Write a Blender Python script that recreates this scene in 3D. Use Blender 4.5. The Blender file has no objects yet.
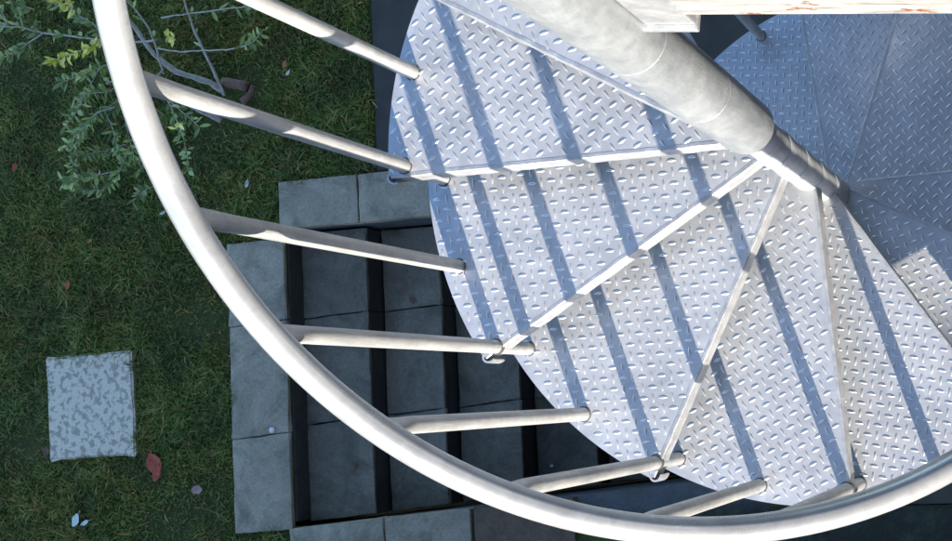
import bpy, bmesh, math, random
import numpy as np
from mathutils import Vector, Matrix, Quaternion

random.seed(7)
RNG = np.random.default_rng(7)
R = math.radians
scene = bpy.context.scene
COL = scene.collection

# ------------------------------------------------------------------ camera
F_PX, PW, PH = 1600.44, 952.0, 541.0
CAM = Vector((-0.490004, 0.444599, 2.656853))

def rot3(a, b, c):
    return (Matrix.Rotation(a, 3, 'Z') @ Matrix.Rotation(b, 3, 'X') @ Matrix.Rotation(c, 3, 'Z'))

CROT = rot3(1.3288516755578506, -0.36600465472354515, 1.7552331706120186)
cam_d = bpy.data.cameras.new('camera')
cam_d.sensor_width = 36.0
cam_d.lens = F_PX * 36.0 / PW
cam_d.shift_x = -3.39 / PW
cam_d.clip_start = 0.05
cam_d.clip_end = 2000
cam = bpy.data.objects.new('camera', cam_d)
cam.matrix_world = Matrix.Translation(CAM) @ CROT.to_4x4()
COL.objects.link(cam)
scene.camera = cam

def at(u, v, z):
    """world point seen at photo pixel (u, v) on the level z - used to measure the place from the photograph"""
    d = CROT @ Vector(((u - PW / 2 - 3.39) / F_PX, -(v - PH / 2) / F_PX, -1))
    return CAM + d * ((z - CAM.z) / d.z)

# ------------------------------------------------------------------ light
SUN_AZ, SUN_EL = 106.8, 22.2
sd = Vector((math.cos(R(SUN_AZ)) * math.cos(R(SUN_EL)), math.sin(R(SUN_AZ)) * math.cos(R(SUN_EL)), math.sin(R(SUN_EL))))
sun_d = bpy.data.lights.new('sun', 'SUN')
sun_d.energy = 5.0
sun_d.angle = R(0.5)
sun_d.color = (1.0, 0.91, 0.78)
sun = bpy.data.objects.new('sun', sun_d)
sun.rotation_euler = (-sd).to_track_quat('-Z', 'Y').to_euler()
sun.location = sd * 30
COL.objects.link(sun)
w = bpy.data.worlds.new('World')
scene.world = w
w.use_nodes = True
nt = w.node_tree
nt.nodes.clear()
sky = nt.nodes.new('ShaderNodeTexSky')
sky.sky_type = 'NISHITA'
sky.sun_disc = False
sky.sun_elevation = R(SUN_EL)
sky.sun_rotation = R(90 - SUN_AZ)
sky.ozone_density = 3.4
sky.dust_density = 0.4
bg = nt.nodes.new('ShaderNodeBackground')
bg.inputs['Strength'].default_value = 0.147
wo = nt.nodes.new('ShaderNodeOutputWorld')
nt.links.new(sky.outputs[0], bg.inputs[0])
nt.links.new(bg.outputs[0], wo.inputs[0])
vs = scene.view_settings
vs.view_transform = 'Standard'
vs.look = 'None'
vs.exposure = 1.55
vs.gamma = 1
vs.use_curve_mapping = False

# ------------------------------------------------------------------ materials
class Mat:
    def __init__(self, name):
        self.m = bpy.data.materials.new(name)
        self.m.use_nodes = True
        self.t = self.m.node_tree
        self.b = self.t.nodes['Principled BSDF']
        self.tc = self.t.nodes.new('ShaderNodeTexCoord')

    def n(self, kind, **kw):
        nd = self.t.nodes.new(kind)
        for k, v in kw.items():
            setattr(nd, k, v)
        return nd

    def l(self, a, b):
        self.t.links.new(a, b)

    def noise(self, scale, detail=4, rough=0.55, stretch=None, coord='Object', dist=0.0):
        nz = self.n('ShaderNodeTexNoise')
        nz.inputs['Scale'].default_value = scale
        nz.inputs['Detail'].default_value = detail
        nz.inputs['Roughness'].default_value = rough
        nz.inputs['Distortion'].default_value = dist
        src = self.n('ShaderNodeNewGeometry').outputs['Position'] if coord == 'World' else self.tc.outputs[coord]
        if stretch:
            mp = self.n('ShaderNodeMapping')
            mp.inputs['Scale'].default_value = stretch
            self.l(src, mp.inputs[0])
            src = mp.outputs[0]
        self.l(src, nz.inputs['Vector'])
        return nz.outputs['Fac']

    def ramp(self, fac, stops, interp='LINEAR'):
        r = self.n('ShaderNodeValToRGB')
        r.color_ramp.interpolation = interp
        e = r.color_ramp.elements
        while len(e) < len(stops):
            e.new(0.5)
        for el, (p, c) in zip(e, stops):
            el.position = p
            el.color = (*c, 1) if len(c) == 3 else c
        self.l(fac, r.inputs[0])
        return r.outputs[0]

    def mix(self, fac, a, b, mode='MIX'):
        mx = self.n('ShaderNodeMix', data_type='RGBA', blend_type=mode)
        if isinstance(fac, float):
            mx.inputs[0].default_value = fac
        else:
            self.l(fac, mx.inputs[0])
        for s, i in ((a, 6), (b, 7)):
            if isinstance(s, tuple):
                mx.inputs[i].default_value = (*s, 1)
            else:
                self.l(s, mx.inputs[i])
        return mx.outputs[2]

    def bump(self, fac, strength, dist=0.01):
        bp = self.n('ShaderNodeBump')
        bp.inputs['Strength'].default_value = strength
        bp.inputs['Distance'].default_value = dist
        self.l(fac, bp.inputs['Height'])
        self.l(bp.outputs[0], self.b.inputs['Normal'])

    def set(self, **kw):
        for k, v in kw.items():
            s = self.b.inputs[k.replace('_', ' ')]
            if hasattr(v, 'is_linked'):
                self.l(v, s)
            else:
                s.default_value = v
        return self

g = lambda v: (v, v, v)

def zinc(name, lo, hi, metallic, r0, r1, stretch=None, scale=14.0, spangle=60.0, bump=0.15):
    m = Mat(name)
    a = m.noise(scale, 5, 0.6, stretch)
    c = m.ramp(a, [(0.3, lo), (0.7, hi)])
    v = m.n('ShaderNodeTexVoronoi')
    v.inputs['Scale'].default_value = spangle
    m.l(m.tc.outputs['Object'], v.inputs['Vector'])
    s = m.ramp(v.outputs['Color'], [(0.0, g(0.86)), (1.0, g(1.0))])
    c = m.mix(1.0, c, s, 'MULTIPLY')
    # dull water marks and drips
    st = m.ramp(m.noise(5.0, 6, 0.7, dist=0.6), [(0.50, g(1.0)), (0.62, (0.86, 0.87, 0.88)), (0.74, (0.70, 0.71, 0.72))])
    c = m.mix(0.8, c, st, 'MULTIPLY')
    rg = m.ramp(m.noise(scale * 2.3, 4, 0.6, stretch), [(0.3, g(r0)), (0.7, g(r1))])
    m.set(Base_Color=c, Metallic=metallic, Roughness=rg)
    m.bump(m.noise(scale * 9, 3, 0.6, stretch), bump, 0.002)
    return m.m

M = {}
M['plate'] = zinc('galvanised_plate', (0.50, 0.51, 0.525), (0.64, 0.645, 0.655), 0.60, 0.26, 0.44, scale=9)
M['lip'] = zinc('galvanised_edge', (0.40, 0.41, 0.425), (0.60, 0.61, 0.62), 0.72, 0.42, 0.6, scale=30, bump=0.3)
M['tube'] = zinc('galvanised_tube', (0.33, 0.34, 0.34), (0.56, 0.565, 0.56), 0.4, 0.38, 0.55, stretch=(1, 1, 0.08), scale=60, bump=0.3)
M['rail'] = zinc('handrail_steel', (0.45, 0.465, 0.48), (0.58, 0.595, 0.605), 0.5, 0.24, 0.36, scale=8, bump=0.06)
M['post'] = zinc('galvanised_post', (0.27, 0.295, 0.315), (0.40, 0.425, 0.44), 0.5, 0.36, 0.55, stretch=(1, 1, 0.3), scale=34, bump=0.3)
M['hub'] = zinc('galvanised_hub', (0.38, 0.40, 0.42), (0.50, 0.52, 0.53), 0.4, 0.36, 0.55, stretch=(1, 1, 0.3), scale=34, bump=0.3)
M['gasket'] = Mat('dark_gap').set(Base_Color=(0.07, 0.072, 0.075, 1), Roughness=0.7).m

def beam_mat():
    m = Mat('weathered_zinc_beam')
    a = m.noise(60, 7, 0.72, (0.18, 1, 1), dist=0.4)
    c = m.ramp(a, [(0.34, (0.12, 0.11, 0.10)), (0.45, (0.26, 0.25, 0.24)), (0.60, (0.36, 0.355, 0.345))])
    rs = m.ramp(m.noise(16, 7, 0.7, (0.7, 1, 1)), [(0.58, g(0)), (0.61, g(1))])
    c = m.mix(rs, c, (0.20, 0.065, 0.015))
    m.set(Base_Color=c, Metallic=0.15, Roughness=0.6)
    m.bump(a, 0.3, 0.003)
    return m.m
M['beam'] = beam_mat()

def concrete(name, c0, c1, moss=0.5, rough=0.9):
    m = Mat(name)
    inf = m.n('ShaderNodeObjectInfo')
    a = m.noise(3.5, 8, 0.7, coord='World', dist=0.8)
    c = m.ramp(a, [(0.3, c0), (0.7, c1)])
    sp = m.ramp(m.noise(90, 3, 0.7, coord='World'), [(0.35, g(0.80)), (0.65, g(1.08))])
    c = m.mix(1.0, c, sp, 'MULTIPLY')
    st = m.ramp(m.noise(5, 8, 0.75, coord='World', dist=1.2), [(0.48, g(0)), (0.70, g(1))])
    mx = m.n('ShaderNodeMath', operation='MULTIPLY')
    m.l(st, mx.inputs[0])
    mx.inputs[1].default_value = moss
    c = m.mix(mx.outputs[0], c, (0.055, 0.065, 0.035))
    tint = m.ramp(inf.outputs['Random'], [(0, g(0.86)), (1, g(1.08))])
    c = m.mix(1.0, c, tint, 'MULTIPLY')
    m.set(Base_Color=c, Roughness=rough)
    m.bump(m.noise(45, 6, 0.7, coord='World'), 0.35, 0.004)
    return m.m
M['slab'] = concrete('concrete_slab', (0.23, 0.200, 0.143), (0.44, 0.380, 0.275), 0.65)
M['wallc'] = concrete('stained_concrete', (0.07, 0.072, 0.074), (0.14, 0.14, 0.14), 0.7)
M['riser'] = concrete('stained_shaded_riser', (0.03, 0.028, 0.025), (0.07, 0.066, 0.058), 0.6)  # stains, plus the shade on the step fronts painted into the colour
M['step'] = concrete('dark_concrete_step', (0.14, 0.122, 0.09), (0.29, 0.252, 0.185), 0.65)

def path_mat():
    m = Mat('slate_path')
    c = m.ramp(m.noise(6, 8, 0.7), [(0.3, (0.040, 0.036, 0.029)), (0.7, (0.075, 0.067, 0.054))])
    m.set(Base_Color=c, Roughness=0.8)
    m.bump(m.noise(60, 5, 0.7), 0.4, 0.004)
    return m.m
M['path'] = path_mat()

def soil_mat(name, c0, c1, c2):
    m = Mat(name)
    c = m.ramp(m.noise(14, 9, 0.75), [(0.3, c0), (0.5, c1), (0.72, c2)])
    m.set(Base_Color=c, Roughness=0.95)
    m.bump(m.noise(50, 6, 0.75), 0.8, 0.02)
    return m.m
M['lawn'] = soil_mat('lawn_soil', (0.042, 0.042, 0.010), (0.062, 0.076, 0.014), (0.10, 0.115, 0.022))
M['mulch'] = soil_mat('brown_mulch', (0.07, 0.05, 0.035), (0.13, 0.09, 0.06), (0.19, 0.13, 0.085))
M['bed'] = soil_mat('mossy_soil', (0.012, 0.014, 0.010), (0.022, 0.026, 0.018), (0.06, 0.08, 0.05))

def paver_mat():
    m = Mat('lichened_paver')
    a = m.noise(30, 4, 0.55, dist=0.3)
    c = m.ramp(a, [(0.40, (0.38, 0.335, 0.25)), (0.465, (0.48, 0.425, 0.325)), (0.49, (0.68, 0.60, 0.455))])
    c2 = m.ramp(m.noise(120, 3, 0.7), [(0.3, g(0.85)), (0.7, g(1.1))])
    c = m.mix(1.0, c, c2, 'MULTIPLY')
    m.set(Base_Color=c, Roughness=0.9)
    m.bump(m.noise(60, 5, 0.7), 0.3, 0.003)
    return m.m
M['paver'] = paver_mat()

def leafy(name, cols, rough=0.5, scale=3.0, patch=None):
    m = Mat(name)
    ge = m.n('ShaderNodeNewGeometry')
    c = m.ramp(ge.outputs['Random Per Island'], [(i / (len(cols) - 1), c) for i, c in enumerate(cols)])
    p = m.ramp(m.noise(scale, 5, 0.65), [(0.35, g(0.6)), (0.68, g(1.25))])
    c = m.mix(1.0, c, p, 'MULTIPLY')
    if patch:
        pm = m.ramp(m.noise(1.9, 6, 0.7, dist=0.8), [(0.42, g(0)), (0.62, g(1))])
        c = m.mix(pm, c, m.mix(1.0, c, patch, 'MULTIPLY'))
    m.set(Base_Color=c, Roughness=rough)
    return m.m
M['grass'] = leafy('grass_blades', [(0.048, 0.086, 0.010), (0.086, 0.156, 0.018), (0.115, 0.200, 0.025), (0.18, 0.215, 0.042), (0.42, 0.29, 0.11)], 0.6, 4.0, (1.4, 1.08, 0.9))
M['leaf'] = leafy('shrub_leaf', [(0.11, 0.17, 0.040), (0.18, 0.27, 0.06), (0.28, 0.37, 0.09), (0.46, 0.52, 0.18)], 0.42, 6)
M['leaf_y'] = leafy('yellow_sunlit_leaf', [(0.62, 0.66, 0.07), (0.80, 0.76, 0.10), (0.85, 0.78, 0.22)], 0.5, 6)  # yellow leaves; sunlight on the sprig is put into this bright colour

def plain(name, c0, c1, scale=20, rough=0.8, stretch=None):
    m = Mat(name)
    m.set(Base_Color=m.ramp(m.noise(scale, 5, 0.65, stretch), [(0.3, c0), (0.7, c1)]), Roughness=rough)
    m.bump(m.noise(scale * 4, 4, 0.65, stretch), 0.3, 0.004)
    return m.m
M['bark'] = plain('grey_bark', (0.30, 0.275, 0.23), (0.55, 0.51, 0.44), 40)
M['cut'] = plain('brown_stump_wood', (0.10, 0.055, 0.035), (0.22, 0.13, 0.09), 40)
M['red'] = plain('red_leaf', (0.26, 0.035, 0.012), (0.46, 0.10, 0.04), 30, 0.6)
M['pink'] = plain('pink_leaf', (0.30, 0.16, 0.15), (0.42, 0.25, 0.24), 30, 0.6)
M['orange'] = plain('orange_leaf', (0.30, 0.10, 0.02), (0.45, 0.18, 0.04), 30, 0.6)
M['white'] = plain('pale_petal', (0.48, 0.52, 0.46), (0.66, 0.69, 0.62), 40, 0.6)
M['pebble'] = plain('white_pebble', (0.6, 0.6, 0.58), (0.75, 0.75, 0.74), 60, 0.6)
M['render'] = plain('house_render', (0.34, 0.30, 0.25), (0.42, 0.38, 0.32), 2)
def brick_mat():
    m = Mat('house_brick')
    mp = m.n('ShaderNodeMapping')
    mp.inputs['Rotation'].default_value = (R(90), 0, R(90))
    m.l(m.n('ShaderNodeNewGeometry').outputs['Position'], mp.inputs[0])
    bk = m.n('ShaderNodeTexBrick')
    bk.inputs['Color1'].default_value = (0.20, 0.10, 0.07, 1)
    bk.inputs['Color2'].default_value = (0.27, 0.14, 0.09, 1)
    bk.inputs['Mortar'].default_value = (0.33, 0.31, 0.28, 1)
    bk.inputs['Scale'].default_value = 4.4
    bk.inputs['Mortar Size'].default_value = 0.02
    m.l(mp.outputs[0], bk.inputs['Vector'])
    m.set(Base_Color=bk.outputs['Color'], Roughness=0.85)
    return m.m
M['brick'] = brick_mat()
M['tiles'] = plain('roof_tiles', (0.10, 0.05, 0.04), (0.18, 0.09, 0.07), 6)
M['glass'] = Mat('window_glass').set(Base_Color=(0.04, 0.05, 0.06, 1), Roughness=0.08).m
M['frame'] = Mat('white_frame').set(Base_Color=(0.75, 0.75, 0.73, 1), Roughness=0.5).m

# ------------------------------------------------------------------ object helpers
def link(name, me, mat, parent=None, smooth=False):
    if mat is not None and not me.materials:
        me.materials.append(mat)
    if smooth:
        me.polygons.foreach_set('use_smooth', [True] * len(me.polygons))
    o = bpy.data.objects.new(name, me)
    COL.objects.link(o)
    o.parent = parent
    return o

def obj(name, bm, mat, parent=None, smooth=False):
    me = bpy.data.meshes.new(name)
    bm.normal_update()
    bm.to_mesh(me)
    bm.free()
    return link(name, me, mat, parent, smooth)

def tag(o, label=None, cat=None, group=None, kind=None):
    if label: o['label'] = label
    if cat: o['category'] = cat
    if group: o['group'] = group
    if kind: o['kind'] = kind
    return o

def empty(name, loc, label, cat, group=None):
    o = bpy.data.objects.new(name, None)
    o.empty_display_size = 0.1
    o.location = loc
    COL.objects.link(o)
    return tag(o, label, cat, group)

def box(bm, x0, x1, y0, y1, z0, z1, mtx=None):
    vs_ = [bm.verts.new((x, y, z)) for z in (z0, z1) for y in (y0, y1) for x in (x0, x1)]
    fs = [(0, 2, 3, 1), (4, 5, 7, 6), (0, 1, 5, 4), (2, 6, 7, 3), (0, 4, 6, 2), (1, 3, 7, 5)]
    for f in fs:
        bm.faces.new([vs_[i] for i in f])
    if mtx is not None:
        for v in vs_:
            v.co = mtx @ v.co
    return vs_

def bevel(bm, w_, seg=2):
    bmesh.ops.bevel(bm, geom=list(bm.edges), offset=w_, segments=seg, affect='EDGES', profile=0.6)

def tube(bm, pts, rad, seg=12, cap=True, scale=None, up=None):
    """sweep a ring along pts; rad a number or list; scale(i) -> (s, t) squashes a ring"""
    n = len(pts)
    pts = [Vector(p) for p in pts]
    rads = rad if isinstance(rad, (list, tuple)) else [rad] * n
    rings = []
    t0 = (pts[1] - pts[0]).normalized()
    u = Vector(up) if up else (Vector((0, 0, 1)) if abs(t0.z) < 0.9 else Vector((1, 0, 0)))
    u = (u - t0 * u.dot(t0)).normalized()
    for i in range(n):
        t = (pts[min(i + 1, n - 1)] - pts[max(i - 1, 0)]).normalized()
        u = (u - t * u.dot(t)).normalized()
        v = t.cross(u)
        s, q = scale(i) if scale else (1, 1)
        rings.append([bm.verts.new(pts[i] + (u * math.cos(2 * math.pi * k / seg) * s + v * math.sin(2 * math.pi * k / seg) * q) * rads[i]) for k in range(seg)])
    for a, b in zip(rings, rings[1:]):
        for k in range(seg):
            bm.faces.new((a[k], a[(k + 1) % seg], b[(k + 1) % seg], b[k]))
    if cap:
        bm.faces.new(list(reversed(rings[0])))
        bm.faces.new(rings[-1])
    return rings

def smooth_caps(me, ang=40):
    me.polygons.foreach_set('use_smooth', [True] * len(me.polygons))
    try:
        me.set_sharp_from_angle(angle=R(ang))
    except Exception:
        pass

# ------------------------------------------------------------------ spiral staircase
RISE, DPHI = 0.19, 0.5453956
R_OUT, R_FOOT, R_RAIL = 0.667, 0.6355, 0.6345
H_RAIL = 0.9043
R_POST, R_HUB = 0.0468, 0.034
TH = 0.007          # plate thickness
LIP = 0.056         # turned-down front edge
GZ = -4.0           # ground level

# front edge of every tread: a point on the edge line and the direction of the line (degrees)
FRONT = {-5: ((0.0, 0.014), -156.2), -4: ((0.0, 0.014), -125.0), -3: ((0.0, 0.014), -93.7), -2: ((0.01, 0.012), -62.5),
         -1: ((0.062, 0.005), -31.2), 0: ((0.029, 0.013), 0.3), 1: ((0.061, 0.041), 31.3), 2: ((0.032, 0.054), 63.4),
         3: ((-0.015, 0.037), 93.0), 4: ((-0.034, 0.038), 122.6), 5: ((-0.025, -0.010), 151.1), 6: ((-0.004, -0.045), 181.0),
         7: ((0.010, -0.089), 250.1), 8: ((0.088, -0.145), 276.1)}
for i in range(9, 21):
    a = 317.0 + (i - 9) * 31.25
    FRONT[i] = ((0.014 * -math.sin(R(a)), 0.014 * math.cos(R(a))), a)
FRONT[-6] = ((-0.108, 0.024), 173.0)

def r_out(i):
    return (0.648 if i == 4 else R_OUT) if i < 7 else 0.644

def front_line(i, back=0.0, ro_=None):
    """inner and outer end of the front edge of tread i, moved back by `back`"""
    (px, py), a = FRONT[i]
    d = Vector((math.cos(R(a)), math.sin(R(a))))
    nrm = Vector((-d.y, d.x))
    p = Vector((px, py)) - nrm * back
    t = -p.dot(d)
    inner = p + d * t
    s = math.sqrt(max((ro_ or r_out(i)) ** 2 - inner.length_squared, 0))
    return inner, inner + d * s

def lens(bm, c, ang, L, W_, H_):
    """one raised lens of the tread plate"""
    ca, sa = math.cos(ang), math.sin(ang)
    def P(x, y, z):
        return bm.verts.new((c[0] + x * ca - y * sa, c[1] + x * sa + y * ca, z))
    n = 4
    rim_a, rim_b, rid_a, rid_b = [], [], [], []
    for k in range(n + 1):
        u = -1 + 2 * k / n
        x = u * L / 2
        wv = (1 - u * u) * W_ / 2
        if k in (0, n):
            v = P(x, 0, -0.0004)
            for l_ in (rim_a, rim_b, rid_a, rid_b):
                l_.append(v)
        else:
            h = H_ * (1 - u * u * 0.7)
            rim_a.append(P(x, wv, -0.0004)); rim_b.append(P(x, -wv, -0.0004))
            rid_a.append(P(x, wv * 0.42, h)); rid_b.append(P(x, -wv * 0.42, h))
    def strip(a, b):
        for k in range(n):
            q = []
            for v in (a[k], a[k + 1], b[k + 1], b[k]):
                if v not in q:
                    q.append(v)
            if len(q) > 2:
                bm.faces.new(q)
    strip(rim_b, rid_b); strip(rid_b, rid_a); strip(rid_a, rim_a)

LENS = {-1: 12, 0: 28, 1: 4, 2: 1, 3: 28, 4: -9, 5: 18, 6: 40, 7: 36, 8: -38, 9: -6}     # lie of the lenses on each cut plate

def tread_poly(i):
    fi, fo = front_line(i)
    ri, ro = front_line(i - 1, 0.028 if i > -2 else -0.05, r_out(i))
    d1, d2 = (fo - fi).normalized(), (ro - ri).normalized()
    den = d1.x * d2.y - d1.y * d2.x
    if abs(den) > 1e-6:
        r_ = ri - fi
        t1 = (r_.x * d2.y - r_.y * d2.x) / den
        t2 = (r_.x * d1.y - r_.y * d1.x) / den
        if t1 > 0 and t2 > 0 and t1 < 0.4:      # the two edges would cross near the post: start where they meet
            fi = fi + d1 * (t1 + 0.001)
            ri = ri + d2 * (t2 + 0.001)
    if i <= -3:                                 # the two top treads stop short of the post, carried by the landing
        fi = fi + d1 * 0.42
        ri = ri + d2 * 0.42
    a0 = math.atan2(fo.y, fo.x)
    a1 = math.atan2(ro.y, ro.x)
    while a1 > a0: a1 -= 2 * math.pi
    while a0 - a1 > 2 * math.pi: a1 += 2 * math.pi
    n = 20 if a0 - a1 < 0.9 else 36
    pts = [fi]
    for k in range(n + 1):
        a = a0 + (a1 - a0) * k / n
        pts.append(Vector((r_out(i) * math.cos(a), r_out(i) * math.sin(a))))
    pts.append(ri)
    return pts, a0, a1

def inside(p, poly, margin):
    ok = False
    n = len(poly)
    for k in range(n):
        a, b = poly[k], poly[(k + 1) % n]
        if (a.y > p.y) != (b.y > p.y) and p.x < (b.x - a.x) * (p.y - a.y) / (b.y - a.y) + a.x:
            ok = not ok
        ab = b - a
        t = max(0, min(1, (p - a).dot(ab) / max(ab.length_squared, 1e-9)))
        if (a + ab * t - p).length < margin:
            return False
    return ok

def plate_mesh(i, pattern=True):
    pts, a0, a1 = tread_poly(i)
    bm = bmesh.new()
    top = [bm.verts.new((p.x, p.y, 0)) for p in pts]
    bot = [bm.verts.new((p.x, p.y, -TH)) for p in pts]
    f = bm.faces.new(top)
    bm.faces.new(list(reversed(bot)))
    n = len(pts)
    for k in range(n):
        bm.faces.new((top[k], bot[k], bot[(k + 1) % n], top[(k + 1) % n]))
    bmesh.ops.recalc_face_normals(bm, faces=bm.faces)
    for fc in bm.faces:
        fc.smooth = False
    if pattern:
        nf = len(bm.faces)
        ang = R(LENS.get(i, FRONT[i][1] + 30) - 45)
        pitch = 0.0200
        hubr = R_POST if i <= 0 else R_HUB
        N = 50
        ox, oy = random.random() * pitch, random.random() * pitch
        ca, sa = math.cos(ang + R(45)), math.sin(ang + R(45))
        skew = R(random.uniform(-2.5, 2.5))
        for u in range(-N, N):
            for v in range(-N, N):
                x, y = u * pitch * 0.97 + ox, v * pitch * 1.06 + oy
                p = Vector((x * ca - y * sa, x * sa + y * ca))
                if p.length > R_OUT or p.length < hubr + 0.012:
                    continue
                if not inside(p, pts, 0.0075):
                    continue
                th = ang + R(45) + skew + (0 if (u + v) % 2 == 0 else math.pi / 2)
                lens(bm, p, th, 0.0218, 0.0062 if (u + v) % 2 == 0 else 0.0058, 0.0018)
        bm.faces.ensure_lookup_table()
        for fc in bm.faces[nf:]:
            fc.smooth = True
            if fc.normal.z < 0:
                fc.normal_flip()
    bm.normal_update()
    for fc in bm.faces[:]:
        pass
    me = bpy.data.meshes.new('tread')
    bm.to_mesh(me)
    bm.free()
    return me

def lip_mesh(i):
    """turned-down front edge: a folded strip with a rounded nose and an open hem below"""
    fi, fo = front_line(i)
    d = (fo - fi).normalized()
    nrm = Vector((-d.y, d.x))
    hub = (R_POST if i <= 0 else R_HUB) * 0.8 + (0.42 if i <= -3 else 0)
    a = fi + d * hub
    b = fi + d * ((fo - fi).length - 0.004)
    prof = [(-0.003, 0.0006), (0.0030, 0.0010), (0.0046, -0.0008), (0.0050, -LIP + 0.002), (0.003, -LIP), (-0.010, -LIP), (-0.010, -LIP + 0.004), (0.0004, -LIP + 0.005), (0.0004, -0.009), (-0.003, -0.009)]
    bm = bmesh.new()
    n = 40
    rows = []
    for k in range(n + 1):
        p = a + (b - a) * k / n
        j = random.uniform(-0.0006, 0.0006)
        rows.append([bm.verts.new((p.x + nrm.x * (o + j), p.y + nrm.y * (o + j), z)) for o, z in prof])
    m_ = len(prof)
    for r0, r1 in zip(rows, rows[1:]):
        for q in range(m_):
            bm.faces.new((r0[q], r1[q], r1[(q + 1) % m_], r0[(q + 1) % m_]))
    bm.faces.new(list(reversed(rows[0])))
    bm.faces.new(rows[-1])
    bmesh.ops.recalc_face_normals(bm, faces=bm.faces)
    me = bpy.data.meshes.new('front_lip')
    bm.to_mesh(me)
    bm.free()
    return me

stair = empty('spiral_staircase', (0, 0, GZ), 'galvanised spiral staircase with checker plate treads, thin balusters and a curving handrail', 'staircase')
def local(o):
    o.location.z -= GZ
    return o

NT = 20
lo_mesh = None
for i in range(-5, NT):
    z = -i * RISE
    if i <= 11:
        me = plate_mesh(i)
        t = local(link('tread', me, M['plate'], stair))
        t.location.z = z - GZ
        base = i
    else:
        if lo_mesh is None:
            lo_mesh = plate_mesh(11)
        t = link('tread', lo_mesh, M['plate'], stair)
        t.rotation_euler.z = R(31.25) * (i - 11)
        t.location.z = z - GZ
        base = 11
    if i == 7:
        t['label'] = 'wide quarter-landing tread in shade, twice as broad as the others'
    l_ = link('front_lip', lip_mesh(base), M['lip'], t)
    # hub collar round the post
    bm = bmesh.new()
    hr = (R_POST if i <= 0 else R_HUB)
    prof = [(hr + 0.0002, 0.0025), (hr + 0.0016, 0.002), (hr + 0.0022, 0.0), (hr + 0.0022, -0.050), (hr + 0.0002, -0.052)]
    if i > 0:
        prof = [(hr + 0.0002, 0.0022), (hr + 0.0016, 0.002), (hr + 0.0020, 0.0), (hr + 0.0020, -0.05), (hr + 0.0002, -0.052)]
    sg = 40
    rings = [[bm.verts.new((r_ * math.cos(2 * math.pi * k / sg), r_ * math.sin(2 * math.pi * k / sg), zz)) for k in range(sg)] for r_, zz in prof]
    for a, b in zip(rings, rings[1:]):
        for k in range(sg):
            bm.faces.new((a[k], b[k], b[(k + 1) % sg], a[(k + 1) % sg]))
    if i > 0:
        hb = obj('hub_collar', bm, M['hub'], t, True)
    else:
        bm.free()

# central post: wide upper sleeve lengths over a narrower lower tube
def lathe(prof, seg=56):
    bm = bmesh.new()
    rings = [[bm.verts.new((r_ * math.cos(2 * math.pi * k / seg), r_ * math.sin(2 * math.pi * k / seg), z)) for k in range(seg)] for r_, z in prof]
    for a, b in zip(rings, rings[1:]):
        for k in range(seg):
            bm.faces.new((a[k], a[(k + 1) % seg], b[(k + 1) % seg], b[k]))
    bm.faces.new(list(reversed(rings[0])))
    bm.faces.new(rings[-1])
    return bm
prof = [(R_HUB, GZ)]
for i in range(19, 0, -1):                       # joints of the lower tube
    z = -i * RISE - 0.053
    prof += [(R_HUB, z - 0.001), (R_HUB - 0.0012, z), (R_HUB - 0.0012, z + 0.001), (R_HUB, z + 0.002)]
prof += [(R_HUB, 0.08)]
post = obj('lower_post', lathe(prof), M['hub'], stair)
smooth_caps(post.data, 50)
post.location.z = -GZ
prof = [(R_HUB - 0.003, 0.052), (R_POST - 0.003, 0.050), (R_POST, 0.053)]
for z in (0.40, 0.78):
    prof += [(R_POST, z - 0.001), (R_POST - 0.0014, z), (R_POST - 0.0014, z + 0.001), (R_POST, z + 0.002)]
prof += [(R_POST, 2.05), (R_POST - 0.006, 2.056)]
post = obj('post_sleeve', lathe(prof), M['post'], stair)
smooth_caps(post.data, 50)
post.location.z = -GZ

# handrail helix
def ang(p):
    """angle of the handrail at step number p; from the landing tread on it follows the treads' own front edges"""
    if p <= 6: return p * DPHI
    k = min(int(p), 19)
    a0 = 6 * DPHI if k == 6 else R(FRONT[k][1])
    a1 = R(FRONT[k + 1][1]) if k + 1 in FRONT else a0
    return a0 + (a1 - a0) * (p - k)
def rail_pt(p):
    r_ = R_RAIL - 0.022 * min(max(p - 6.2, 0), 1)
    return Vector((r_ * math.cos(ang(p)), r_ * math.sin(ang(p)), H_RAIL - p * RISE))
bm = bmesh.new()
N = 460
tube(bm, [rail_pt(-5.6 + (NT + 4.6) * k / N) for k in range(N + 1)], 0.0209, 24, up=(0, 0, 1))
rail = obj('handrail', bm, M['rail'], stair, True)
rail.location.z = -GZ

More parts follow.
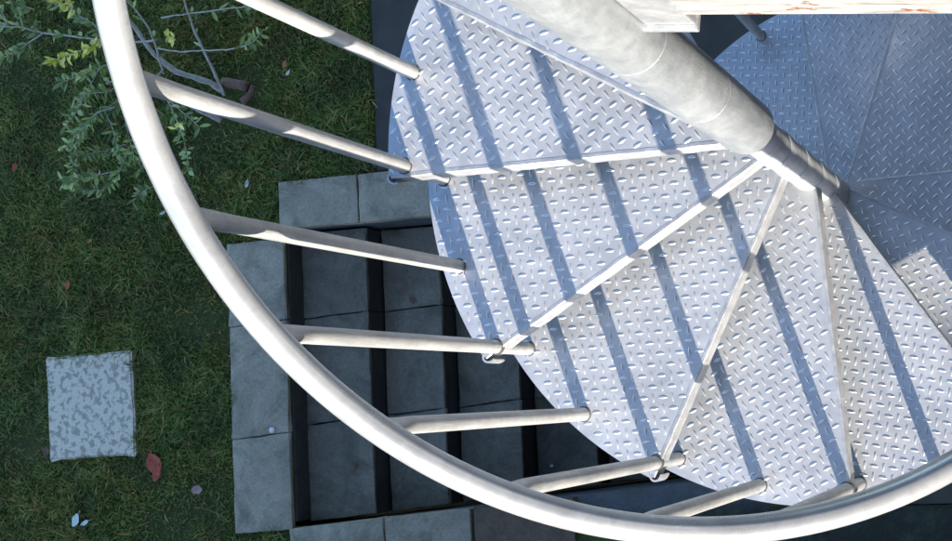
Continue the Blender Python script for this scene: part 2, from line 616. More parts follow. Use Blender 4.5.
# balusters: two per tread; the one at the front corner runs on down to the tread below
def baluster(phi, z0, z1, collars, low):
    c = Vector((R_FOOT * math.cos(phi), R_FOOT * math.sin(phi), 0)) * (0.966 if low else 1)
    top = Vector((c.x, c.y, z1))
    pts, sc = [], []
    n = 22
    for k in range(n + 1):
        u = k / n
        p = Vector((c.x, c.y, z0)).lerp(top, u)
        pts.append(p)
        dd = (z1 - p.z)
        f = max(0, min(1, (0.125 - dd) / 0.075))
        f = f * f * (3 - 2 * f)
        sc.append((1 - 0.42 * f, 1 + 0.18 * f))
    # extra rings close to the top for the pressed-flat end
    fine, fsc = [], []
    for k in range(14):
        p = Vector((c.x, c.y, z0)).lerp(top, 1)
        p.z = z1 - 0.13 + 0.13 * k / 13
        f = max(0, min(1, (0.125 - (z1 - p.z)) / 0.07))
        f = f * f * (3 - 2 * f)
        fine.append(p); fsc.append((1 - 0.42 * f, 1 + 0.18 * f))
    base = [(p, s) for p, s in zip(pts, sc) if p.z < z1 - 0.14]
    P = [b[0] for b in base] + fine
    S = [b[1] for b in base] + fsc
    bm = bmesh.new()
    tube(bm, P, 0.0133, 16, scale=lambda i: S[i], up=(math.cos(phi), math.sin(phi), 0))
    o = obj('baluster', bm, M['tube'], stair)
    smooth_caps(o.data, 50)
    o.location.z = -GZ
    for zc in collars:
        bm = bmesh.new()
        sg = 24
        rr = [(0.0136, 0.0010), (0.0156, 0.0010), (0.0156, -0.0088), (0.0136, -0.0088)]
        rings = [[bm.verts.new((c.x + r_ * math.cos(2 * math.pi * k / sg), c.y + r_ * math.sin(2 * math.pi * k / sg), zc + z_)) for k in range(sg)] for r_, z_ in rr]
        for a, b in zip(rings, rings[1:]):
            for k in range(sg):
                bm.faces.new((a[k], b[k], b[(k + 1) % sg], a[(k + 1) % sg]))
        obj('foot_ring', bm, M['gasket'], o)

for i in range(-5, NT):
    z = -i * RISE
    # mid-tread baluster
    ph = ang(i - 0.5 + 0.003) - (R(1.1) if i == 4 else 0)
    baluster(ph, z - 0.02, H_RAIL - (i - 0.5) * RISE - 0.012, [z], i >= 7)
    ph = ang(i)
    baluster(ph, z - RISE - (0.02 if i < NT - 1 else 0), H_RAIL - i * RISE - 0.012, [z, z - RISE], i >= 7)

# rolled lug at the outer end of each front edge
treads = sorted([o for o in stair.children if o.name.startswith('tread')], key=lambda o: -o.location.z)
for n_, t in enumerate(treads):
    i = n_ - 5
    b_ = i if i <= 11 else 11
    fi, fo = front_line(b_)
    d = (fo - fi).normalized()
    nr = Vector((-d.y, d.x))
    c = fi + d * ((fo - fi).length - 0.012)
    bm = bmesh.new()
    pts = []
    for k in range(15):
        a = -math.pi * 0.55 + math.pi * 1.15 * k / 14
        p = c + d * (0.016 * math.cos(a)) + nr * (0.004 + 0.016 * math.sin(a) * 0.8)
        pts.append((p.x, p.y))
    # a bent strap: outer and inner wall
    ring = []
    for k, p in enumerate(pts):
        q = Vector(p)
        dirn = (q - (c + nr * 0.004)).normalized()
        q2 = q - dirn * 0.004
        ring.append([bm.verts.new((q.x, q.y, 0.001)), bm.verts.new((q.x, q.y, -LIP)), bm.verts.new((q2.x, q2.y, -LIP)), bm.verts.new((q2.x, q2.y, 0.001))])
    for a, b in zip(ring, ring[1:]):
        for q in range(4):
            bm.faces.new((a[q], b[q], b[(q + 1) % 4], a[(q + 1) % 4]))
    bm.faces.new(ring[0]); bm.faces.new(list(reversed(ring[-1])))
    bmesh.ops.recalc_face_normals(bm, faces=bm.faces)
    o = obj('corner_lug', bm, M['lip'], t)
    smooth_caps(o.data, 50)

# ------------------------------------------------------------------ upper landing (front edge beam crosses the top of the picture)
LZ = 1.14
land = empty('landing_platform', (-0.6, -0.3, LZ), 'pale weathered landing edge with rust spots beside the top of the post', 'landing')
dv = Vector((math.cos(R(173)), math.sin(R(173)), 0))
nv = Vector((dv.y, -dv.x, 0))          # towards the viewer's side (+y)
if nv.y < 0: nv = -nv
LM = Matrix(((dv.x, -nv.x, 0, -0.108), (dv.y, -nv.y, 0, 0.024), (0, 0, 1, 0), (0, 0, 0, 1)))
def lbox(name, x0, x1, y0, y1, z0, z1, mat, bev=0.002):
    bm = bmesh.new()
    box(bm, x0, x1, y0, y1, z0, z1)
    bevel(bm, bev)
    o = obj(name, bm, mat, land)
    o.matrix_parent_inverse = Matrix.Translation((0.6, 0.3, -LZ))
    o.matrix_basis = LM
    return o
lbox('edge_beam', 0.0, 1.62, 0.0, 0.06, 0.955, LZ, M['beam'], 0.003)
lbox('deck_plate', 0.001, 1.6, 0.062, 1.3, LZ - 0.012, LZ + 0.002, M['plate'])
lbox('side_beam', -0.05, -0.002, 0.14, 1.3, 0.97, LZ - 0.014, M['beam'])
lbox('back_beam', 0.0, 1.6, 1.302, 1.36, 0.955, LZ, M['beam'])
lbox('post_bracket', -0.062, -0.002, 0.004, 0.055, 0.885, 1.12, M['lip'], 0.003)
o = lbox('bracket_flange', -0.072, -0.0, -0.002, 0.07, 0.872, 0.884, M['lip'], 0.002)

# ------------------------------------------------------------------ ground
def sheet(name, rects, z, mat, label=None, thick=None):
    bm = bmesh.new()
    for x0, x1, y0, y1 in rects:
        if thick:
            box(bm, x0, x1, y0, y1, z - thick, z)
        else:
            bm.faces.new([bm.verts.new(p) for p in ((x0, y0, z), (x1, y0, z), (x1, y1, z), (x0, y1, z))])
    o = obj(name, bm, mat)
    tag(o, label, None, None, 'structure')
    return o

HX0, HX1, HY0, HY1 = 0.75, 2.955, -0.43, 0.95       # the sunken stairwell
B = 400.0
lawn = sheet('lawn', [(-B, HX0, -B, B), (HX1, B, -B, B), (HX0, HX1, -B, HY0), (HX0, HX1, HY1, B)], GZ - 0.025, M['lawn'],
             'dark shaded lawn ground around the sunken concrete steps')
lawn['category'] = 'lawn'
p_ = sheet('path', [(-3.0, 2.47, -3.2, -0.662)], GZ - 0.012, M['path'], 'dark slate path beyond the stairwell coping'); p_['category'] = 'path'
p_ = sheet('yard_floor', [(-3.0, HX0 - 0.1, -0.658, 0.90)], GZ - 0.016, M['path'], 'dark paved yard under the spiral staircase'); p_['category'] = 'yard'
bm = bmesh.new()
top = [(1.60, 0.846, 0), (2.06, 0.886, 0), (2.06, 2.0, 0), (1.60, 2.0, 0)]
va = [bm.verts.new((x, y, GZ + 0.002)) for x, y, _ in top]
vb = [bm.verts.new((x, y, GZ - 0.066)) for x, y, _ in top]
bm.faces.new(va); bm.faces.new(list(reversed(vb)))
for k in range(4):
    bm.faces.new((va[k], vb[k], vb[(k + 1) % 4], va[(k + 1) % 4]))
bmesh.ops.recalc_face_normals(bm, faces=bm.faces)
p_ = tag(obj('mulch_bed', bm, M['mulch']), 'brown mulch strip beside the lower coping', 'mulch bed', None, 'structure')
p_ = sheet('soil_bed', [(-3.0, 1.14, 0.905, 2.4)], GZ - 0.010, M['bed'], 'dark mossy soil below the handrail'); p_['category'] = 'soil bed'

# sunken steps: each slab lies loose, so each is a thing of its own
WELL = lambda x: 0.955 + 0.088 * (x - 2.955)          # lower edge of the well runs slightly askew
def slab(name, x0, x1, y0, y1, zt, h, mat, label, cat, group, gap=0.003, bev=0.006, tilt=0.5, skew=(0, 0)):
    bm = bmesh.new()
    cx, cy = (x0 + x1) / 2, (y0 + y1) / 2
    hx, hy = (x1 - x0) / 2 - gap, (y1 - y0) / 2 - gap
    box(bm, -hx, hx, -hy, hy, -h, 0)
    bmesh.ops.subdivide_edges(bm, edges=bm.edges[:], cuts=5, use_grid_fill=True)
    for v in bm.verts:
        f_ = (v.co.y + hy) / (2 * hy)
        v.co.y += v.co.x * (skew[0] * (1 - f_) + skew[1] * f_)
        v.co += Vector((random.uniform(-1, 1), random.uniform(-1, 1), random.uniform(-1, 1))) * 0.0022
    sharp = [e for e in bm.edges if len(e.link_faces) == 2 and e.calc_face_angle(0) > 1.0]
    bmesh.ops.bevel(bm, geom=sharp, offset=bev, segments=2, affect='EDGES', profile=0.6)
    o = obj(name, bm, mat)
    smooth_caps(o.data, 35)
    o.location = (cx, cy, zt)
    o.rotation_euler = (R(random.uniform(-tilt, tilt)), R(random.uniform(-tilt, tilt)), R(random.uniform(-0.5, 0.5)))
    return tag(o, label, cat, group)

KG = 'kerb slabs along the lawn'
kj = [-0.385, 0.005, 0.531, 0.975]
for k, wd in enumerate(('nearest the shrub', 'in the middle of the row', 'farthest from the shrub, with a grassy lower end')):
    slab('kerb_slab', 2.957, 3.262, kj[k], kj[k + 1], GZ, 0.035, M['slab'], 'pale concrete kerb slab between lawn and sunken steps, ' + wd, 'kerb slab', KG, 0.003, skew=((0.0, 0.07), (0.07, 0.09), (0.09, 0.05))[k])
EDG = [2.955, 2.612, 2.312, 1.998, 1.690, 1.390, 1.08, 0.76]
words = ['first', 'second', 'third', 'fourth', 'fifth', 'sixth', 'lowest']
zt = GZ
for k in range(7):
    zt -= 0.17 if k != 3 else 0.20
    x1, x0 = EDG[k], EDG[k + 1]
    xm = (x0 + x1) / 2
    jj = [HY0 + 0.004, -0.012 + 0.06 * (xm - 2.955), 0.49 + 0.085 * (xm - 2.955), WELL(xm) - 0.012]
    sk = [0.0, 0.06, 0.085, 0.088]
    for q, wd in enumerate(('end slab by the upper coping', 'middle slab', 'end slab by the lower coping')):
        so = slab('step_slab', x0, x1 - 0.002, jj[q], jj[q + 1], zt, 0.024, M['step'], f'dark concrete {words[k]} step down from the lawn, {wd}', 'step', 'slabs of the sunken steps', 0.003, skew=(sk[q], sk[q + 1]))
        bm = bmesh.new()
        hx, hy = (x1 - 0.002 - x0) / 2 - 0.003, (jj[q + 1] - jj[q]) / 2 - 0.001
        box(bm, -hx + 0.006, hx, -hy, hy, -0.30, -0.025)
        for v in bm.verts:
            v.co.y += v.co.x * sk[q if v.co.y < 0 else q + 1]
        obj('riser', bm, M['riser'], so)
# coping slabs above and below
CG = 'coping slabs round the stairwell'
cx = [2.977, 2.567, 2.06, 1.53, 1.0]
for k, wd in enumerate(('at the lawn corner', 'just left of the treads', 'hidden mostly below the treads', 'under the staircase')):
    slab('coping_slab', cx[k + 1], cx[k], -0.655, -0.428, GZ + 0.004, 0.07, M['slab'], 'grey upper coping slab along the dark path, ' + wd, 'coping slab', CG, 0.003, tilt=0.25)
cx = [2.972, 2.495, 2.075]
for k, wd in enumerate(('next to the grass', 'next to the brown mulch')):
    xm = (cx[k] + cx[k + 1]) / 2
    slab('coping_slab', cx[k + 1], cx[k], WELL(xm), WELL(xm) + 0.36, GZ + 0.004, 0.07, M['slab'], 'grey lower coping slab under the handrail, ' + wd, 'coping slab', CG, 0.003, tilt=0.25, skew=(0.088, 0.088))
# retaining walls round the well
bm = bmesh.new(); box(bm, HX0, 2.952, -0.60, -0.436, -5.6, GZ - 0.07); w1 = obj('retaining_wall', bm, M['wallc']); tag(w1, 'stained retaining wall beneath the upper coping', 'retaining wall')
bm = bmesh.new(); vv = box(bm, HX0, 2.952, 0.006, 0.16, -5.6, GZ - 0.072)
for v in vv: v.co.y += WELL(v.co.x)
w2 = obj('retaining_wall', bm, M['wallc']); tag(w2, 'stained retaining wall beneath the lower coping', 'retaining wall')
bm = bmesh.new(); box(bm, 2.949, 3.20, -0.42, 0.93, -4.6, GZ - 0.037); w4 = obj('retaining_wall', bm, M['riser']); tag(w4, 'stained wall with painted-in shade below the pale kerb slabs', 'retaining wall')
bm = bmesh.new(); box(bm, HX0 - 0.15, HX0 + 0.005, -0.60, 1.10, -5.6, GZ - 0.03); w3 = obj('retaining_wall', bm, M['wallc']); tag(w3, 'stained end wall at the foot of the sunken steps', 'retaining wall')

# paver in the lawn
pc = [at(48, 358, GZ), at(133, 350, GZ), at(136, 452, GZ), at(48, 463, GZ)]
cen = sum(pc, Vector()) / 4
bm = bmesh.new()
box(bm, -0.245, 0.245, -0.25, 0.25, -0.05, 0.0)
bmesh.ops.subdivide_edges(bm, edges=bm.edges[:], cuts=6, use_grid_fill=True)
for v in bm.verts:
    v.co += Vector((random.uniform(-1, 1), random.uniform(-1, 1), random.uniform(-0.3, 0.3))) * 0.004
sharp = [e for e in bm.edges if len(e.link_faces) == 2 and e.calc_face_angle(0) > 1.0]
bmesh.ops.bevel(bm, geom=sharp, offset=0.008, segments=2, affect='EDGES')
pv = obj('paver', bm, M['paver'])
smooth_caps(pv.data, 35)
pv.location = (cen.x, cen.y, GZ + 0.008)
pv.rotation_euler.z = R(1.5)
tag(pv, 'square concrete paver blotched with pale lichen, sunk in the grass', 'paver')

# grass: individual blades in one mesh
def grass():
    n = 290000
    x = RNG.uniform(2.45, 5.3, n); y = RNG.uniform(-2.2, 1.7, n)
    # the lawn goes on beyond what the photograph frames
    n2 = 170000
    x2 = RNG.uniform(0.4, 8.5, n2); y2 = RNG.uniform(-4.5, 4.5, n2)
    out = (x2 > 5.3) | (x2 < 2.45) | (y2 > 1.7) | (y2 < -2.2)
    x = np.concatenate([x, x2[out]]); y = np.concatenate([y, y2[out]])
    n = len(x)
    jx, jy = RNG.normal(0, 0.011, n), RNG.normal(0, 0.011, n)
    keep = ~((x < 3.258 + jx) & (y > -0.385 + jy) & (y < 0.982 + jy))
    keep &= ~((x < 2.99 + jx) & (y > -0.662 + jy))
    keep &= ~((x < 2.49) & (y < 0.96)) & ~((x < 2.98) & (y > 0.9) & (y < 1.32) & (x > 2.04)) & ~((x < 2.075) & (x > 1.585) & (y < 2.01)) & ~((x < 1.15) & (y < 2.41))
    lx, ly = x - cen.x, y - cen.y
    keep &= ~((abs(lx) < 0.234 + jx) & (abs(ly) < 0.238 + jy))
    # thin spots
    t = np.sin(x * 5.1 + 1.3 * np.sin(y * 4.3)) + np.sin(y * 6.7 + 1.7 * np.sin(x * 3.1)) + RNG.normal(0, 0.7, n)
    keep &= t > -1.3
    x, y, t = x[keep], y[keep], t[keep]
    n = len(x)
    h = RNG.uniform(0.011, 0.036, n) * (1 + 0.16 * np.clip(t, -1, 2))
    # clumps: blades lean out of tuft centres and stand taller there
    tx, ty = RNG.uniform(2.45, 5.3, 900), RNG.uniform(-2.2, 1.7, 900)
    near = np.full(n, 9.0)
    for i0 in range(0, 900, 100):
        dd = np.hypot(x[:, None] - tx[None, i0:i0 + 100], y[:, None] - ty[None, i0:i0 + 100]).min(1)
        near = np.minimum(near, dd)
    h *= 0.75 + 1.05 * np.exp(-(near / 0.035) ** 2)
    far = (x > 5.3) | (x < 2.45) | (y > 1.7) | (y < -2.2)
    wd = RNG.uniform(0.0013, 0.0036, n) * np.where(far, 2.2, 1.0)
    h *= np.where(far, 1.3, 1.0)
    a = RNG.uniform(0, 2 * np.pi, n)
    ln = RNG.uniform(0.3, 1.5, n) * h
    b = a + RNG.normal(np.pi / 2, 0.5, n)
    base = np.stack([x, y, np.full(n, GZ - 0.026)], 1)
    s = np.stack([np.cos(a), np.sin(a), np.zeros(n)], 1) * wd[:, None]
    l1 = np.stack([np.cos(b) * ln * 0.4, np.sin(b) * ln * 0.4, h * 0.62], 1)
    l2 = np.stack([np.cos(b) * ln, np.sin(b) * ln, h], 1)
    V = np.concatenate([base - s, base + s, base + l1 + s * 0.8, base + l1 - s * 0.8, base + l2], 0)
    k = np.arange(n)
    me = bpy.data.meshes.new('grass')
    me.vertices.add(5 * n)
    me.vertices.foreach_set('co', V.astype(np.float32).ravel())
    q = np.stack([k, k + n, k + 2 * n, k + 3 * n], 1)
    tri = np.stack([k + 3 * n, k + 2 * n, k + 4 * n], 1)
    me.loops.add(7 * n)
    me.loops.foreach_set('vertex_index', np.concatenate([q.ravel(), tri.ravel()]).astype(np.int32))
    me.polygons.add(2 * n)
    me.polygons.foreach_set('loop_start', np.concatenate([k * 4, 4 * n + k * 3]).astype(np.int32))
    me.update()
    me.validate()
    return me
gr = link('grass', grass(), M['grass'])
tag(gr, 'short mossy green grass covering the lawn', 'grass', None, 'stuff')

# ------------------------------------------------------------------ shrub with grey twigs and narrow leaves
def leaf_mesh(bm, p, d, L, W_, up, fold=0.25):
    d = d.normalized()
    s = d.cross(up)
    if s.length < 1e-3: s = d.cross(Vector((1, 0, 0)))
    s.normalize()
    nn = s.cross(d)
    prof = [(0.0, 0.06), (0.25, 0.75), (0.5, 1.0), (0.78, 0.7), (1.0, 0.0)]
    mid, lf, rt = [], [], []
    for u, wv in prof:
        c = p + d * (L * u) - nn * (0.12 * L * u * u)
        mid.append(bm.verts.new(c))
        if wv > 0:
            lf.append(bm.verts.new(c + s * (W_ * wv / 2) + nn * (W_ * wv * fold / 2)))
            rt.append(bm.verts.new(c - s * (W_ * wv / 2) + nn * (W_ * wv * fold / 2)))
    for k in range(3):
        bm.faces.new((mid[k], mid[k + 1], lf[k + 1], lf[k]))
        bm.faces.new((mid[k + 1], mid[k], rt[k], rt[k + 1]))
    bm.faces.new((mid[3], mid[4], lf[3]))
    bm.faces.new((mid[4], mid[3], rt[3]))

A8 = lambda x, y: (130 + x / 2.573, y / 2.573)
A7 = lambda x, y: (x / 2.573, y / 2.573)
# (polyline in photo pixels, start height, end height, start radius, end radius, leaf density, yellow?)
BR = [
    ([A8(240, 235), A8(205, 212), A8(120, 185), A8(60, 140), A8(20, 80), A8(-30, 20), A8(-70, -40)], 0.02, 0.50, 0.020, 0.010, 0, 0),
    ([A8(235, 310), A8(180, 285), A8(110, 250), A8(50, 215), A8(-20, 200), A8(-60, 215)], 0.03, 0.42, 0.016, 0.007, 3, 0),
    ([A8(243, 245), A8(215, 180), A8(185, 120), A8(158, 60), A8(140, 0), A8(130, -40)], 0.03, 0.46, 0.011, 0.005, 1, 0),
    ([A8(70, 125), A8(130, 133), A8(190, 130), A8(250, 128), A8(290, 120), A8(320, 105), A8(345, 75)], 0.40, 0.55, 0.005, 0.002, 0, 0),
    ([A8(250, 128), A8(290, 120), A8(320, 105), A8(345, 75)], 0.52, 0.55, 0.003, 0.002, 11, 0),
    ([A8(80, 45), A8(150, 35), A8(290, 18), A8(330, 10)], 0.42, 0.52, 0.005, 0.002, 5, 0),
    ([A8(85, 190), A8(70, 130), A8(50, 75), A8(20, 30), A8(-5, 5)], 0.30, 0.50, 0.006, 0.004, 2, 0),
    ([A8(60, 225), A8(95, 255), A8(130, 330), A8(146, 390), A8(150, 440)], 0.32, 0.45, 0.005, 0.002, 10, 0),
    ([A8(95, 255), A8(150, 300), A8(180, 330)], 0.30, 0.36, 0.004, 0.002, 7, 0),
    ([A7(400, 105), A7(330, 110), A7(240, 100), A7(110, 85), A7(60, 70), A7(0, 68), A7(-40, 72)], 0.42, 0.62, 0.007, 0.003, 8, 0),
    ([A7(110, 85), A7(60, 120), A7(5, 150), A7(-30, 175)], 0.56, 0.62, 0.004, 0.002, 16, 0),
    ([A7(330, 170), A7(270, 105), A7(240, 60), A7(180, 30), A7(130, 5), A7(110, -20)], 0.40, 0.60, 0.005, 0.002, 12, 0),
    ([A7(60, 70), A7(50, 30), A7(40, -10)], 0.6, 0.68, 0.003, 0.002, 14, 0),
    ([A7(20, 70), A7(10, 40), A7(-15, 10)], 0.6, 0.68, 0.003, 0.002, 14, 0),
    ([A7(90, 25), A7(60, 15), A7(20, 5)], 0.6, 0.66, 0.003, 0.002, 14, 0),
    ([A7(420, 180), A7(340, 260), A7(250, 290), A7(205, 340), A7(160, 385)], 0.40, 0.58, 0.006, 0.002, 14, 0),
    ([A7(300, 262), A7(240, 300), A7(195, 370), A7(188, 420), A7(180, 465)], 0.44, 0.55, 0.004, 0.002, 15, 0),
    ([A7(270, 285), A7(290, 330), A7(300, 375), A7(310, 400)], 0.46, 0.5, 0.003, 0.002, 14, 0),
    ([A7(390, 280), A7(345, 350), A7(325, 400), A7(305, 445), A7(280, 480)], 0.36, 0.5, 0.004, 0.002, 13, 0),
    ([A7(305, 440), A7(250, 450), A7(210, 460), A7(165, 470)], 0.46, 0.52, 0.003, 0.002, 18, 0),
    ([A7(330, 370), A7(280, 385), A7(230, 395), A7(190, 410)], 0.42, 0.5, 0.003, 0.002, 16, 0),
    ([A7(300, 470), A7(260, 490), A7(215, 490), A7(180, 480)], 0.42, 0.46, 0.003, 0.002, 18, 0),
    ([A7(320, 300), A7(330, 345), A7(345, 400), A7(370, 440)], 0.42, 0.46, 0.003, 0.002, 12, 0),
    ([A7(330, 140), A7(265, 170), A7(215, 190), A7(150, 215)], 0.44, 0.52, 0.003, 0.002, 16, 0),
    ([A7(260, 170), A7(225, 230), A7(195, 290), A7(165, 330)], 0.46, 0.52, 0.003, 0.002, 12, 0),
    ([A7(320, 215), A7(280, 235), A7(235, 240), A7(190, 250)], 0.42, 0.48, 0.003, 0.002, 14, 0),
    ([A7(420, 470), A7(370, 490), A7(345, 515)], 0.40, 0.44, 0.003, 0.002, 14, 0),
    ([A7(270, 105), A7(240, 120), A7(200, 132), A7(150, 150), A7(135, 158)], 0.62, 0.72, 0.003, 0.0018, 20, 1),
    ([A7(190, 25), A7(160, 10), A7(140, -5)], 0.62, 0.7, 0.003, 0.0018, 20, 1),
    ([A8(120, 100), A8(100, 100), A8(92, 92)], 0.5, 0.52, 0.002, 0.0015, 14, 1),
    ([A8(135, 320), A8(125, 322), A8(120, 335)], 0.46, 0.48, 0.002, 0.0015, 9, 1),
]
sbase = at(*A8(243, 240), GZ)
shrub = empty('olive_shrub', (sbase.x, sbase.y, GZ), 'straggly shrub with grey twigs, blue green leaves and a yellow sprig, on the lawn', 'shrub')
inv = Vector((sbase.x, sbase.y, GZ))
lf_g, lf_y = bmesh.new(), bmesh.new()
for pl, h0, h1, r0, r1, dens, yel in BR:
    pts = []
    m_ = len(pl)
    for k, (u, v) in enumerate(pl):
        z = GZ + h0 + (h1 - h0) * k / (m_ - 1) + (random.uniform(-0.012, 0.012) if 0 < k < m_ - 1 else 0)
        pts.append(at(u, v, z) - inv)
    # resample with slight wobble
    fine = []
    for a, b in zip(pts, pts[1:]):
        for q in range(4):
            fine.append(a.lerp(b, q / 4) + Vector((random.uniform(-1, 1), random.uniform(-1, 1), random.uniform(-1, 1))) * 0.002)
    fine.append(pts[-1])
    nn_ = len(fine)
    bm = bmesh.new()
    tube(bm, fine, [(r0 + (r1 - r0) * k / (nn_ - 1)) * 0.8 * random.uniform(0.85, 1.15) for k in range(nn_)], 7)
    obj('branch', bm, M['bark'], shrub, True)
    if dens:
        L = sum((b - a).length for a, b in zip(fine, fine[1:]))
        cnt = int(dens * (1.0 if yel else 0.68) * L / 0.1)
        tgt = lf_y if yel else lf_g
        for k in range(cnt):
            u = (0.25 if not yel else 0.0) + (0.75 if not yel else 1.0) * (k + random.random()) / cnt
            f = min(u * (nn_ - 1), nn_ - 1.001)
            a, b = fine[int(f)], fine[int(f) + 1]
            p = a.lerp(b, f - int(f))
            t = (b - a).normalized()
            side = t.cross(Vector((0, 0, 1))).normalized() * (1 if k % 2 else -1)
            d = t * random.uniform(-0.1, 1.1) + side * random.uniform(0.2, 1.0) + Vector((0, 0, random.uniform(-0.6, 0.7)))
            p = p + Vector((random.uniform(-1, 1), random.uniform(-1, 1), random.uniform(-1, 1))) * 0.006
            leaf_mesh(tgt, p, d, random.uniform(0.024, 0.064), random.uniform(0.012, 0.023), Vector((random.uniform(-1, 1), random.uniform(-1, 1), 1)))
tag(obj('foliage', lf_g, M['leaf'], shrub, True))
fy = obj('foliage', lf_y, M['leaf_y'], shrub, True)
fy['label'] = 'yellow leaves with sunlight painted into their colour'
# broken stump ends
stp = empty('broken_branch', at(*A8(285, 225), GZ), 'broken brown forked branch stub lying on dark soil by the shrub', 'branch')
for name, pl, ra, rb in (('branch_stub', [A8(238, 212), A8(270, 216), A8(303, 222)], 0.024, 0.026), ('branch_fork', [A8(288, 262), A8(308, 245), A8(318, 222)], 0.017, 0.014)):
    bm = bmesh.new()
    pts = [at(u, v, GZ + 0.03) - stp.location for u, v in pl]
    fine = [pts[0], pts[0].lerp(pts[1], .5), pts[1], pts[1].lerp(pts[2], .5), pts[2]]
    tube(bm, fine, [ra, ra * 1.08, ra * 0.95, rb, rb * 1.05], 10)
    for v in bm.verts:
        v.co += Vector((random.uniform(-1, 1), random.uniform(-1, 1), random.uniform(-1, 1))) * 0.003
    obj(name, bm, M['cut'], stp, True)

# ------------------------------------------------------------------ fallen leaves and specks
def fallen(name, u, v, size, mat, label, wd=0.6, rz=None, curl=0.35, cat='leaf', group=None):
    p = at(u, v, GZ + 0.012)
    bm = bmesh.new()
    n = 7
    rows = []
    for k in range(n + 1):
        uu = k / n
        wv = math.sin(math.pi * min(1, uu * 0.96 + 0.02)) ** 0.8 * wd * size / 2 * random.uniform(0.8, 1.1)
        x = (uu - 0.5) * size
        zz = curl * size * (uu - 0.5) ** 2 + random.uniform(0, 0.003)
        rows.append([bm.verts.new((x, -wv, zz + curl * wv * 0.6)), bm.verts.new((x, 0, zz)), bm.verts.new((x, wv, zz + curl * wv * 0.6))])
    for a, b in zip(rows, rows[1:]):
        for q in range(2):
            bm.faces.new((a[q], b[q], b[q + 1], a[q + 1]))
    # stalk
    tube(bm, [(-0.5 * size, 0, 0.002), (-0.62 * size, 0.01 * size, 0.004), (-0.75 * size, 0.04 * size, 0.003)], 0.0012, 5)
    o = obj(name, bm, mat, None, True)
    o.location = p
    o.rotation_euler = (random.uniform(-.3, .3), random.uniform(-.3, .3), rz if rz is not None else random.uniform(0, 6.28))
    return tag(o, label, cat, group)
fallen('fallen_leaf', 155, 464, 0.115, M['red'], 'curled dark red leaf on the grass near the lichened paver', 0.75, 1.9)
fallen('fallen_leaf', 157, 473, 0.085, M['red'], 'smaller red brown leaf overlapping the curled red leaf', 0.55, 1.2)
fallen('fallen_leaf', 197, 490, 0.055, M['pink'], 'small pinkish leaf on the grass between red leaf and kerb', 0.8)
fallen('fallen_petal', 76, 520, 0.075, M['white'], 'pale white leaf on the grass below the paver', 0.6, 1.0, 0.2)
fallen('fallen_petal', 85, 523, 0.05, M['white'], 'narrow white leaf touching the larger white leaf below the paver', 0.45, 0.4, 0.2)
fallen('fallen_leaf', 285, 64, 0.04, M['orange'], 'tiny orange leaf on dark grass between the two top balusters', 0.6)
fallen('fallen_petal', 288, 73, 0.03, M['white'], 'tiny pale leaf on dark grass between the two top balusters', 0.5)
fallen('fallen_leaf', 15, 167, 0.05, M['red'], 'small red leaf in the grass left of the shrub', 0.6)
fallen('fallen_leaf', 90, 241, 0.04, M['orange'], 'small orange leaf in open grass between shrub and paver', 0.4)
fallen('fallen_leaf', 68, 285, 0.05, M['red'], 'dull red leaf in the grass above the paver', 0.6)
fallen('fallen_petal', 247, 184, 0.04, M['white'], 'pale leaf on the grass above the upper coping corner', 0.5, 1.4)
fallen('fallen_petal', 163, 213, 0.035, M['white'], 'pale leaf beside the handrail under the shrub', 0.5)
fallen('fallen_leaf', 46, 451, 0.05, M['cut'], 'dark brown leaf at the lower left corner of the paver', 0.7)

def litter(u, v, k, label):
    o = fallen('fallen_leaf', u, v, random.uniform(0.03, 0.05), M['cut'], label, 0.6)
    o.location.z = GZ - 0.17 * k + 0.012
    q = at(u, v, o.location.z)
    o.location.x, o.location.y = q.x, q.y
litter(352, 468, 1, 'small brown leaf on the first sunken step below the handrail')
litter(412, 300, 2, 'small brown leaf on the second sunken step under a baluster')

def pebble(u, v, z, r_, label, group=None):
    p = at(u, v, z)
    bm = bmesh.new()
    bmesh.ops.create_icosphere(bm, subdivisions=2, radius=r_)
    for q in bm.verts:
        q.co = Vector((q.co.x * 1.2, q.co.y, q.co.z * 0.7)) * random.uniform(0.9, 1.1)
    o = obj('pebble', bm, M['pebble'], None, True)
    o.location = p + Vector((0, 0, r_ * 0.6))
    return tag(o, label, 'pebble', group)
pebble(273, 430, GZ, 0.013, 'white pebble on the joint between two kerb slabs')
pebble(374, 398, GZ - 0.34, 0.010, 'tiny white pebble on the dark second step')
pebble(552, 466, GZ - 0.71, 0.009, 'tiny white speck of gravel on the fourth step')

# ------------------------------------------------------------------ unseen house, added to keep the low sun off the garden
hd = 188.0
ed = Vector((math.cos(R(hd)), math.sin(R(hd)), 0))
od = Vector((-ed.y, ed.x, 0))
if od.y < 0: od = -od
Lh = 7.5
ref = Vector((0.0, 0.0, -1.095)) + sd * (Lh / math.cos(R(SUN_EL)))      # the eave passes through this point
eave = ref.z
house = empty('added_shade_house', (ref.x, ref.y, GZ), 'unseen rendered house with tiled roof, added to shade the garden', 'house')
HM = Matrix(((ed.x, od.x, 0, 0), (ed.y, od.y, 0, 0), (0, 0, 1, 0), (0, 0, 0, 1)))
def hpart(name, boxes, mat, parent=house, bev=0):
    bm = bmesh.new()
    for b_ in boxes:
        box(bm, *b_)
    if bev: bevel(bm, bev)
    bm.transform(HM)
    bmesh.ops.recalc_face_normals(bm, faces=bm.faces)
    return obj(name, bm, mat, parent)
hh = eave - GZ
hpart('wall', [(-9, 11, 0.45, 7.5, 0, hh - 0.12)], M['render'])
bm = bmesh.new()
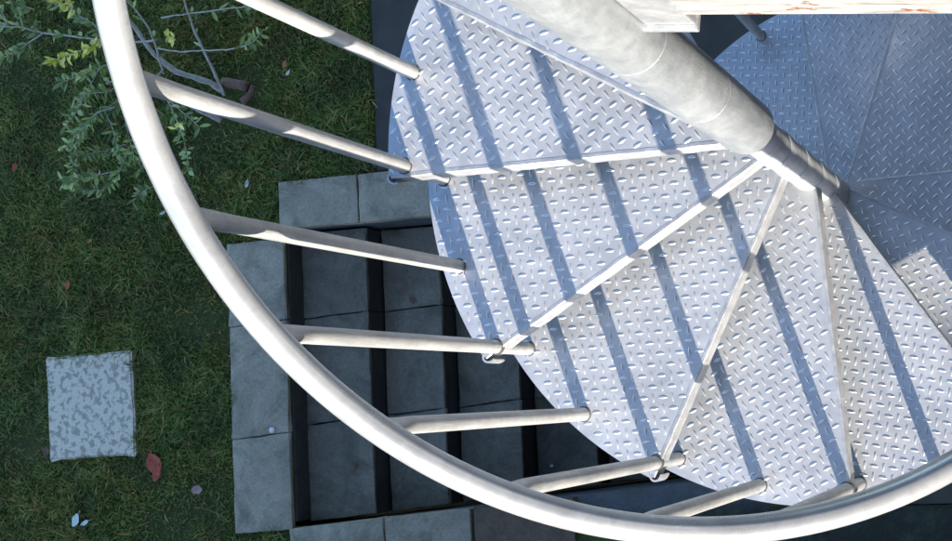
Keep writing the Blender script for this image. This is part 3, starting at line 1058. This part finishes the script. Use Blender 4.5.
sec = [(0.0, hh), (0.0, hh - 0.10), (0.45, hh - 0.10), (7.5, hh - 0.10), (7.95, hh - 0.10), (7.95, hh), (4.0, hh + 1.6)]
ra = [bm.verts.new((-9.3, y, z)) for y, z in sec]
rb = [bm.verts.new((11.3, y, z)) for y, z in sec]
bm.faces.new(ra); bm.faces.new(list(reversed(rb)))
for k in range(len(sec)):
    bm.faces.new((ra[k], rb[k], rb[(k + 1) % len(sec)], ra[(k + 1) % len(sec)]))
bm.transform(HM)
bmesh.ops.recalc_face_normals(bm, faces=bm.faces)
obj('roof', bm, M['tiles'], house)
for xw in (-6.5, -2.5, 2.0, 6.5):
    for zw in (1.0, 3.8):
        f_ = hpart('window', [(xw, xw + 1.3, 0.41, 0.449, zw, zw + 0.07), (xw, xw + 1.3, 0.41, 0.449, zw + 1.13, zw + 1.2), (xw, xw + 0.07, 0.41, 0.449, zw + 0.0705, zw + 1.1295), (xw + 1.23, xw + 1.3, 0.41, 0.449, zw + 0.0705, zw + 1.1295), (xw + 0.62, xw + 0.68, 0.412, 0.449, zw + 0.0705, zw + 1.1295)], M['frame'])
        hpart('pane', [(xw + 0.0705, xw + 0.6195, 0.43, 0.445, zw + 0.0705, zw + 1.1295), (xw + 0.6805, xw + 1.2295, 0.43, 0.445, zw + 0.0705, zw + 1.1295)], M['glass'], f_)

# ------------------------------------------------------------------ the house the stair climbs to
home = empty('brick_house', (-1.75, -2.0, GZ), 'brick house wall with a door behind the landing, right of the staircase', 'house')
def homepart(name, boxes, mat, parent=home):
    bm = bmesh.new()
    for b_ in boxes:
        box(bm, *b_)
    bmesh.ops.recalc_face_normals(bm, faces=bm.faces)
    o = obj(name, bm, mat, parent)
    if parent is home:
        o.matrix_parent_inverse = Matrix.Translation((1.75, 2.0, -GZ))
    return o
DZ0, DZ1 = LZ + 0.01, LZ + 2.05
homepart('wall', [(-6.0, -1.75, -8.0, -0.95, GZ, 4.4), (-6.0, -1.75, -0.05, 2.6, GZ, 4.4), (-6.0, -1.75, -0.949, -0.051, GZ, DZ0 - 0.002), (-6.0, -1.75, -0.949, -0.051, DZ1 + 0.002, 4.4)], M['brick'])
dr = homepart('door', [(-1.90, -1.85, -0.945, -0.055, DZ0, DZ1)], M['frame'])
homepart('handle', [(-1.849, -1.80, -0.20, -0.08, DZ0 + 0.98, DZ0 + 1.0)], M['tube'], dr).matrix_parent_inverse = Matrix.Translation((1.75, 2.0, -GZ))
homepart('roof', [(-6.4, -1.35, -8.4, 3.0, 4.402, 4.6)], M['tiles'])
